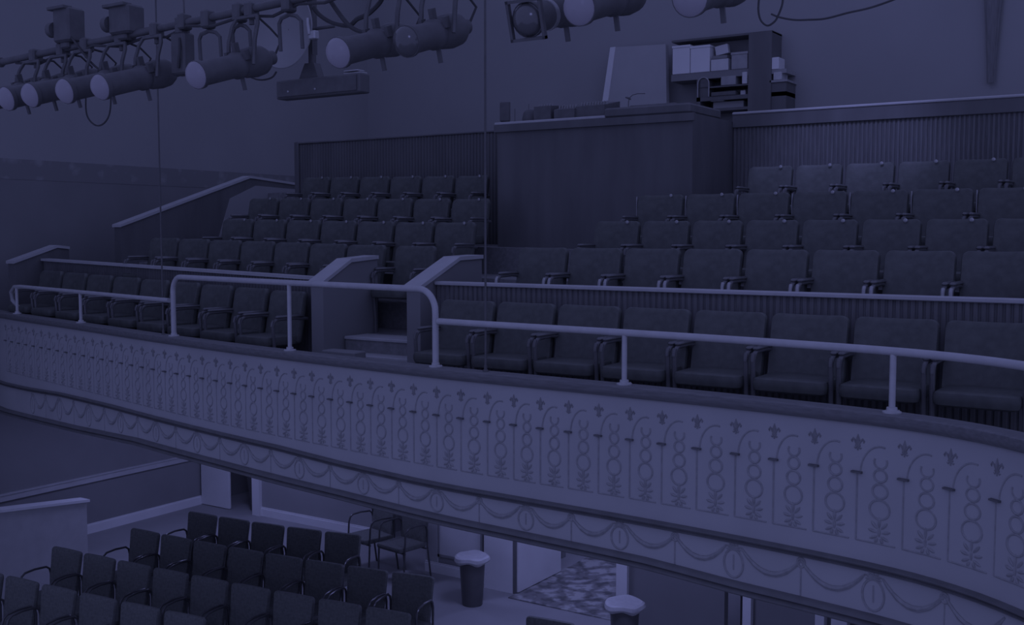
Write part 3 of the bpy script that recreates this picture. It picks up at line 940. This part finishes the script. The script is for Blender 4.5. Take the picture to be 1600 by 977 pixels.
# bunched dark cloth in the doorway
x = (xb + xc) / 2 + (xc - xb) * .25
dc = thing('door_curtain', 'dark curtain bunched beside the white post in the far doorway', 'curtain', (x, W1 + .12, 0))
mb = MB()
prof = [(.07, .02), (.09, .1), (.10, .3), (.13, .48), (.16, .62), (.15, .74), (.10, .86), (.07, .93), (.09, 1.0), (.11, 1.2), (.12, 1.6), (.12, 2.1)]
vs, fs = [], []
N = 18
for r, z in prof:
    for k in range(N):
        q = 2 * PI * k / N
        f = 1 + .12 * math.sin(4 * q)
        vs.append((r * f * math.cos(q), .5 * r * f * math.sin(q), z))
for i in range(len(prof) - 1):
    for k in range(N):
        fs.append((i * N + k, i * N + (k + 1) % N, (i + 1) * N + (k + 1) % N, (i + 1) * N + k))
fs += [tuple(range(N - 1, -1, -1)), tuple(range((len(prof) - 1) * N, len(prof) * N))]
mb.add(vs, fs).build('cloth', 'black_soft', dc)
MB().tube([(.085 * math.cos(2 * PI * k / 12), .045 * math.sin(2 * PI * k / 12), .93) for k in range(12)], .015, 6, closed=True).build('tie_band', 'black', dc)
# alcove
xf = wx(668, 10.85, 850)
wall_piece('wall_alcove', xe - .3, xf + 1.2, 12.2, 'wall_low', z1=2.28)
struct(MB().box((xe - .1, W1, 0), (xe, 12.2, 2.28)).build('wall_alcove_side', 'wall_mid'))
struct(MB().box((wx(634, 12.15, 830), 12.16, 0), (wx(637, 12.15, 830), 12.2, 2.28)).build('trim_4', 'black'))
W2 = 10.85
xg = wx(685, W2, 850)
struct(MB().box((xf, W2 - .03, 0), (xg, 12.2, 2.28)).build('trim_5', 'white_cap'))
xh = wx(755, W2, 850)
wall_piece('wall_lower_middle', xg, xh, W2, 'wall_mid')
base_piece('baseboard_middle', xf, xh + .15, W2 - .035)
# pale glazed notice board on that wall
nb = thing('notice_board', 'pale framed board on the wall above the near bin', 'board', ((xg + xh) / 2, W2, .95))
hw = (xh - xg) / 2
zb_ = atY(700, 868, W2).z
MB().box((-hw + .03, -.012, zb_ - .95), (hw - .02, -.0, 1.15)).build('panel', 'white', nb)
mb = MB()
mb.box((-hw + .0, -.02, zb_ - .98), (hw, 0, zb_ - .95)).box((-hw, -.02, zb_ - .98), (-hw + .03, 0, 1.17)).box((hw - .03, -.02, zb_ - .98), (hw, 0, 1.17))
mb.build('frame', 'wall_mid', nb)
xi = wx(770, W2, 870)
wall_piece('wall_recess', xh, xi + .1, W2 + .35, 'wall_low')
W3 = 10.66
xj = wx(801, W3, 900)
struct(MB().box((xi, W3, 0), (xj, W2 + .4, 2.28)).build('trim_6', 'white'))
# vestibule: open door leaf, carpet
vd = thing('door_leaf', 'white door standing open into the carpeted vestibule', 'door', (xj + .02, W3 + .02, 0))
MB().bbox((0, 0, .02), (.05, 1.0, 2.1), .004).build('panel', 'white', vd)
MB().bbox((.05, .42, .7), (.075, .46, 1.2), .006).build('push_bar', 'white_cap', vd)
MB().bbox((-.02, -.02, 0), (.03, .0, 2.1), .003).build('hinge_strip', 'moulding', vd)
xk = wx(966, 10.45, 900); xl = wx(983, 10.45, 900)
cp = MB().box((-.75, -1.25, 0), (.75, 1.25, .012)).build('carpet', 'carpet', None, loc=((xj + xk) / 2 + .03, 11.75, 0.001))
tag(cp, 'patterned scrollwork carpet on the vestibule floor beyond the open door', 'carpet')
wall_piece('wall_vestibule', xj - .2, -3, 13.1, 'white')
struct(MB().box((xk, 10.4, 0), (xl, 10.55, 2.28)).build('trim_7', 'white'))
xm_ = wx(1132, 10.45, 940)
wall_piece('wall_lower_near', xl, xm_, 10.45, 'wall_low')
xn, xo = wx(1163, 10.3, 950), wx(1176, 10.3, 950)
wall_piece('wall_lower_recess', xm_, xn + .1, 10.9, 'panel_dark')
struct(MB().box((xn, 10.25, 0), (xo, 10.4, 2.28)).build('trim_8', 'white'))
xp, xq = wx(1276, 10.3, 960), wx(1290, 10.3, 960)
d2 = thing('door_leaf', 'dark grey door between white posts under the near balcony', 'door', ((xo + xp) / 2, 10.34, 0))
hw = (xp - xo) / 2
MB().bbox((-hw, -.02, .01), (hw, .02, 2.1), .004).build('panel', 'wall_low', d2)
MB().lathe([(.018, 0), (.018, .03), (.028, .04), (.028, .06), (0, .065)], 12, Matrix.Translation((hw - .06, -.02, 1.0)) @ Matrix.Rotation(PI / 2, 4, 'X')).build('handle', 'chrome', d2)
struct(MB().box((xp, 10.25, 0), (xq, 10.4, 2.28)).build('trim_9', 'white'))
xr, xs = wx(1301, 10.3, 965), wx(1326, 10.3, 965)
wall_piece('wall_lower_end', xq, xr, 10.36, 'wall_low')
struct(MB().box((xr, 10.25, 0), (xs, 10.4, 2.28)).build('trim_10', 'white'))
wall_piece('wall_lower_far_end', xs, 2, 10.36, 'panel_dark')

# ramp half wall at the side
rw = thing('ramp_wall', 'low white half wall with capping beside the side wall', 'wall', (-12.5, 8.75, 0))
MB().prism([(-.07, 0, 0), (-.07, 0, .77), (-.07, -5, 1.27), (-.07, -5, 0)], (.14, 0, 0)).build('wall_body', 'white_cap', rw, smooth=False)
MB().prism([(-.1, .03, .767), (-.1, .03, .80), (-.1, -5, 1.303), (-.1, -5, 1.27)], (.2, 0, 0)).build('capping', 'white', rw, smooth=False)

# bins
def bin_(label, x, y):
    t = thing('waste_bin', label, 'bin', (x, y, 0), 0, 'lined waste bins')
    MB().lathe([(.115, 0), (.12, .01), (.152, .55), (.152, .56), (.14, .56)], 28).build('body', 'bin', t)
    mb = MB()
    N = 32
    vs, fs = [], []
    prof = [(.10, .574), (.15, .580), (.176, .586), (.198, .572), (.205, .535), (.19, .51), (.172, .50)]
    for i, (r, z) in enumerate(prof):
        for k in range(N):
            q = 2 * PI * k / N
            f = 1 + (.07 * math.sin(3 * q + 1) + .04 * math.sin(7 * q)) * (i / 6)
            vs.append((r * f * math.cos(q), r * f * math.sin(q), z + .018 * math.sin(4 * q + .5) * (i / 6)))
    for i in range(len(prof) - 1):
        for k in range(N):
            fs.append((i * N + k, i * N + (k + 1) % N, (i + 1) * N + (k + 1) % N, (i + 1) * N + k))
    c = len(vs); vs.append((0, 0, .572))
    fs += [((k + 1) % N, k, c) for k in range(N)]
    mb.add(vs, fs).build('liner', 'liner', t)
    return t
bin_('dark bin with a white liner folded over its rim, beside the column', -7.16, 10.1)
bin_('dark bin with white liner below the balcony, right of the carpet', -4.95, 9.65)

# ------------------------------------------------------------------ HANGING STAGE LIGHTS
PY, PZ = 5.05, 5.70
def pz(x): return PZ + .037 * (x + 6.5)
pipe = thing('hanging_pipe', 'black lighting pipe slung across the hall in front of balcony', 'pipe', (-8.1, PY, pz(-8.1)))
pipe.rotation_euler = (0, -math.atan(.037), 0)
MB().tube([(0, 0, 0), (3, 0, 0), (7.2, 0, 0)], .026, 12).build('pipe', 'black', pipe)
MB().lathe([(.034, -.02), (.04, 0), (.034, .02)], 12, Matrix.Rotation(PI / 2, 4, 'Y')).build('end_cap', 'black', pipe)
for dx in (2.15, 4.6, 6.4):
    MB().tube([(dx, 0, 0), (dx, 0, .6), (dx, 0, 4.2)], .006, 6).build('hanger_wire', 'black', pipe)
    MB().bbox((dx - .03, -.045, -.045), (dx + .03, .045, .06), .01).build('hanger_clamp', 'black', pipe)
mb = MB()
mb.tube([(.2 + .25 * k, .03 * math.sin(k * 1.3), -.03 - .035 * (k % 2)) for k in range(28)], .010, 6)
mb.build('power_cable', 'black_soft', pipe)

def spotlight(label, x, lit=True, tilt=.29, yaw=0.0, L=1.0, frame=False, cz=5.365):
    drop = pz(x) - cz
    """ellipsoidal spotlight hung from the pipe, lens towards the stage (-Y); origin at body centre"""
    t = thing('hanging_spotlight', label, 'stage light', (x, PY - .12, cz), yaw, 'spotlights on the lighting pipe')
    R = Matrix.Rotation(-tilt, 4, 'X') if False else Matrix.Rotation(tilt, 4, 'X')
    ax = R @ Matrix.Rotation(-PI / 2, 4, 'X')      # local z of lathe -> +y (rear)
    MB().lathe([(.06, -.36 * L), (.088, -.36 * L), (.088, -.33 * L), (.076, -.32 * L), (.074, -.05), (.086, -.03), (.086, 0), (.078, .02), (.092, .06), (.10, .13), (.094, .2), (.075, .235), (.05, .25), (.046, .31), (.03, .32)], 22, ax).build('body', 'black', t)
    MB().lathe([(.0, -.362 * L - .05), (.03, -.362 * L - .046), (.055, -.362 * L - .034), (.072, -.362 * L - .018), (.083, -.362 * L), (.083, -.355 * L)], 22, ax).build('lens', 'lens' if lit else 'lens_off', t)
    if frame:
        mb = MB()
        for (a, b) in (((-.1, -.385 * L, -.1), (-.085, -.36 * L, .1)), ((.085, -.385 * L, -.1), (.1, -.36 * L, .1)), ((-.1, -.385 * L, -.1), (.1, -.36 * L, -.085)), ((-.1, -.385 * L, .085), (.1, -.36 * L, .1))):
            mb.box(a, b, R)
        mb.build('gel_frame', 'black', t)
        MB().lathe([(.0795, -.20), (.0805, -.20), (.0805, -.17), (.0795, -.17)], 22, ax).build('bright_band', 'gel_frame', t)
    for q in (25, 90, 155):
        A = math.radians(q)
        MB().box((.09 * math.cos(A) - .012, -.012, .09 * math.sin(A) - .01), (.09 * math.cos(A) + .012, .03, .09 * math.sin(A) + .05), R).build('shutter_handle', 'black', t)
    MB().box((-.012, .0, -.16), (.012, .015, -.07), R).build('shutter_handle', 'black', t)
    h = drop - .06
    pth = [(-.115, .02, 0), (-.118, .03, h * .5), (-.115, .06, h - .05), (-.09, .08, h), (0, .09, h + .005), (.09, .08, h), (.115, .06, h - .05), (.118, .03, h * .5), (.115, .02, 0)]
    MB().tube(pth, .014, 6).build('yoke', 'black', t)
    mb = MB().bbox((-.035, .075, h), (.035, .165, h + .10), .012)
    mb.tube([(0, .12, h - .04), (0, .12, h + .02)], .018, 8).tube([(.03, .12, h + .05), (.085, .12, h + .05)], .008, 6)
    mb.build('hook_clamp', 'black', t)
    mb = MB().tube([(.02, .30, .10), (.05, .33, .2), (.03, .25, .27), (.0, .15, h + .03)], .008, 6)
    mb.build('tail_cable', 'black_soft', t)
    return t
for x, cz, lit, lab in ((-7.64, 5.355, True, 'glowing black spotlight hung at the far tip of the pipe'),
                    (-7.30, 5.36, True, 'glowing black spotlight second from far tip of the pipe'),
                    (-7.015, 5.365, True, 'glowing black spotlight third from far tip of the pipe'),
                    (-6.62, 5.365, True, 'glowing black spotlight fourth from far tip, under the second upright box'),
                    (-6.24, 5.365, True, 'glowing black spotlight with long dark barrel above the cable loop'),
                    (-5.31, 5.37, True, 'glowing black spotlight hung left of the pale round dish'),
                    (-4.15, 5.4, True, 'bright glowing spotlight hung right of the pale round dish'),
                    (-3.74, 5.41, False, 'unlit stubby black spotlight hung beside the thin vertical rod'),
                    (-2.91, 5.45, False, 'unlit black spotlight with pale ring at the top edge'),
                    (-2.62, 5.475, True, 'glowing black spotlight at the top edge above the booth'),
                    (-2.05, 5.455, True, 'glowing black spotlight at the top edge above the shelves')):
    spotlight(lab, x, lit, L=.75 if x == -3.74 else 1.0, frame=(x in (-2.91,)), cz=cz)

def upright_box(label, x, w, h, zc):
    t = thing('box_floodlight', label, 'stage light', (x, PY, PZ + .03), 0)
    z0 = zc - h / 2 - PZ - .03
    MB().bbox((-w / 2, -.075, z0), (w / 2, .075, z0 + h), .015).build('housing', 'black', t)
    MB().lathe([(.055, 0), (.055, .05), (.035, .055)], 16, Matrix.Translation((-w / 2 - .0, -.05, z0 + h * .4)) @ Matrix.Rotation(-PI / 2, 4, 'Y')).build('side_knob', 'black', t)
    MB().bbox((-w / 2 - .03, -.10, z0 + h - .015), (w / 2 - .02, -.02, z0 + h + .01), .004).build('top_flap', 'black', t)
    mb = MB().bbox((-.05, -.05, -.07), (.05, .05, .05), .012).bbox((-.06, -.035, .03), (.04, .035, z0 + .02), .008)
    mb.build('stem_clamp', 'black', t)
upright_box('black box floodlight standing upright near the pipe end', -7.22, .19, .25, 5.83)
upright_box('squat black box floodlight standing upright on the pipe', -6.56, .22, .20, 5.80)

def empty_yoke(label, x, w, h):
    t = thing('hanging_yoke', label, 'lamp bracket', (x, PY, pz(x)))
    MB().bbox((-.035, -.045, -.07), (.035, .045, .05), .012).build('clamp', 'black', t)
    pth = [(-w / 2, .02, -h), (-w / 2, .01, -.13), (-w / 2 + .03, 0, -.10), (0, 0, -.085), (w / 2 - .03, 0, -.10), (w / 2, .01, -.13), (w / 2, .02, -h)]
    MB().tube(pth, .013, 6).build('yoke', 'black', t)
empty_yoke('bare lamp bracket on the pipe, above the gap left of the middle spotlight', -5.72, .20, .30)
empty_yoke('bare lamp bracket on the pipe, just right of the middle spotlight lens', -5.42, .16, .27)
empty_yoke('bare lamp bracket at the pipe beside the pale round dish', -4.98, .19, .30)
jb = thing('hanging_box', 'narrow black junction box hanging from the pipe behind the long barrel', 'box', (-6.0, PY + .02, pz(-6.0)))
MB().bbox((-.07, -.05, -.34), (.07, .05, -.06), .012).build('case', 'black', jb)
MB().bbox((-.035, -.045, -.07), (.035, .045, .05), .012).build('clamp', 'black', jb)
MB().tube([(.03, -.05, -.1), (.05, -.07, -.2), (.02, -.06, -.3)], .01, 6).build('lead', 'black_soft', jb)
# coiled cable loops
def cable(label, pts, r=.007):
    p0 = Vector(pts[0])
    o = MB().tube([Vector(p) - p0 for p in pts], r, 6).build('hanging_cable', 'black_soft', None, loc=p0)
    return tag(o, label, 'cable')
def px_path(pp, Y):
    return [atY(x, y, Y) for x, y in pp]
def smooth(pts, n=6):
    out = []
    for i in range(len(pts) - 1):
        p0, p1, p2, p3 = pts[max(i - 1, 0)], pts[i], pts[i + 1], pts[min(i + 2, len(pts) - 1)]
        for k in range(n):
            t = k / n
            out.append(.5 * ((2 * p1) + (-p0 + p2) * t + (2 * p0 - 5 * p1 + 4 * p2 - p3) * t * t + (-p0 + 3 * p1 - 3 * p2 + p3) * t ** 3))
    out.append(pts[-1])
    return out
cable('thin dark cable hanging in a deep loop below the far spotlights', smooth(px_path([(136, 120), (134, 165), (138, 185), (150, 196), (162, 193), (171, 178), (173, 150), (168, 118)], 4.9)), .006)
cable('dark cable sagging between far end fixtures', smooth(px_path([(98, 40), (120, 70), (140, 95), (155, 108), (170, 112)], 5.0)), .008)
cable('short sagging cable beside the speaker box', smooth(px_path([(372, 108), (395, 122), (410, 125), (425, 121), (432, 112)], 5.2)), .006)
cable('looped cable hanging right of the pale round dish', smooth(px_path([(490, 12), (500, 24), (520, 36), (545, 40), (558, 30), (575, 22), (592, 6), (600, -8)], 5.15)), .014)
cable('thick bent cable dropping to the bright spotlight', smooth(px_path([(512, -6), (522, 10), (535, 28), (548, 42), (565, 50), (585, 52)], 5.1)), .014)
cable('thin cable loop hanging at the top edge above the shelves', smooth(px_path([(1187, -10), (1185, 15), (1189, 32), (1199, 40), (1210, 34), (1216, 24), (1222, 8), (1224, -8)], 5.1)), .005)
cable('long thin cable sweeping up from loop across the upper wall', smooth(px_path([(1205, 22), (1218, 27), (1240, 31), (1262, 31), (1290, 29), (1325, 20), (1360, 12), (1400, -2), (1440, -20)], 5.1)), .005)

# speaker bar on its pole, with the dish
bx0, bx1 = atY(431, 140, 6.7).x, atY(562, 130, 6.7).x
spz = 5.43
sb = thing('hanging_speaker', 'long dark speaker bar hung on a pole in mid air', 'speaker', ((bx0 + bx1) / 2, 6.7, spz))
hw = (bx1 - bx0) / 2
MB().bbox((-hw, 0, 0), (hw, .13, .155), .01).build('case', 'panel_dark', sb)
MB().bbox((-hw + .03, -.012, .015), (hw - .03, .0, .14), .003).build('grille', 'black', sb)
MB().bbox((hw - .19, .02, .155), (hw - .01, .11, .165), .003).bbox((hw - .19, .02, .175), (hw - .04, .11, .185), .003).build('top_plate', 'gel_frame', sb)
pxx = atY(492, 100, 6.8).x - (bx0 + bx1) / 2
mb = MB().tube([(pxx, .07, .155), (pxx, .07, 1.5), (pxx, .07, 4.0)], .032, 12)
mb.prism([(pxx - .12, .03, .15), (pxx + .1, .03, .15), (pxx + .05, .03, .28), (pxx - .05, .03, .28)], (0, .08, 0))
mb.prism([(pxx - .14, .04, .95), (pxx + .03, .04, .95), (pxx + .03, .04, .35), (pxx - .01, .04, .45)], (0, .06, 0))
mb.build('pole', 'black', sb)
for px_ in (452, 494):
    xx = atY(px_, 140, 6.7).x - (bx0 + bx1) / 2
    MB().lathe([(.009, 0), (.009, .006), (.005, .009)], 10, Matrix.Translation((xx, -.012, .055)) @ Matrix.Rotation(PI / 2, 4, 'X')).build('screw', 'gel_frame', sb)
dc_ = atY(443, 45, 6.55)
ds = thing('hanging_dish', 'large pale round dish hanging above the speaker bar', 'dish', (dc_.x, 6.55, dc_.z))
mb = MB().lathe([(.0, .05), (.10, .045), (.2, .03), (.30, .0), (.318, -.012), (.325, -.004), (.31, .014), (.2, .045), (.1, .06), (.0, .065)], 40, Matrix.Rotation(-PI / 2 , 4, 'X'))
mb.build('bowl', 'dish', ds)
mb = MB().tube([(.29, -.02, .05), (.30, -.03, .0), (.315, -.03, -.08)], .012, 8).bbox((.3, -.03, -.12), (.37, .03, -.05), .008)
mb.build('rim_clip', 'gel_frame', ds)
MB().tube([(0, .06, 0), (.2, .14, .0), (.36, .22, .02)], .014, 8).build('bracket_arm', 'black', ds)
MB().tube([(0, .02, .3), (0, .02, 3.0)], .004, 6).build('hanger_wire', 'black', ds)

# ------------------------------------------------------------------ LIGHT
BLUE = (0.36, 0.395, 1.0)
w = bpy.data.worlds.new('hall_light')
bpy.context.scene.world = w
w.use_nodes = True
w.node_tree.nodes['Background'].inputs['Color'].default_value = (0.372, 0.42, 1.0, 1)
w.node_tree.nodes['Background'].inputs['Strength'].default_value = 0.37

def area(name, loc, target, size, power, shape='DISK', spread=180):
    d = bpy.data.lights.new(name, 'AREA')
    d.shape = shape; d.size = size; d.energy = power; d.color = BLUE
    d.spread = math.radians(spread)
    o = bpy.data.objects.new(name, d); COL.objects.link(o)
    o.location = loc
    o.rotation_euler = (Vector(target) - Vector(loc)).to_track_quat('-Z', 'Y').to_euler()
    return o
area('stage_wash', (2.5, -6, 8.5), (-5, 7, 2.6), 3.0, 62)
area('house_light', (-4.0, 11.5, 9.6), (-4.0, 15.7, 7.5), 1.5, 10)
for x, y, p in ((-12.0, 9.0, 7), (-11.6, 10.8, 12), (-9.2, 10.2, 9), (-6.3, 9.6, 11), (-6.2, 12.0, 14), (-4.4, 8.6, 13)):
    area('under_balcony_light', (x, y, 2.27), (x, y, 0), .5, p)

def spot(name, loc, target, power, angle, blend=.8, r=.15):
    d = bpy.data.lights.new(name, 'SPOT')
    d.energy = power; d.color = BLUE; d.spot_size = math.radians(angle); d.spot_blend = blend; d.shadow_soft_size = r
    o = bpy.data.objects.new(name, d); COL.objects.link(o)
    o.location = loc
    o.rotation_euler = (Vector(target) - Vector(loc)).to_track_quat('-Z', 'Y').to_euler()
spot('top_row_light', (-2.9, 8.2, 8.6), (-3.25, 11.2, 5.05), 230, 30)
spot('near_block_light', (-1.5, 3.2, 8.8), (-3.4, 8.3, 4.0), 75, 38, 1.0)
sc = bpy.context.scene
sc.view_settings.view_transform = 'Standard'
sc.view_settings.look = 'None'
sc.view_settings.exposure = 0
sc.view_settings.gamma = 1
sc.view_settings.use_curve_mapping = False
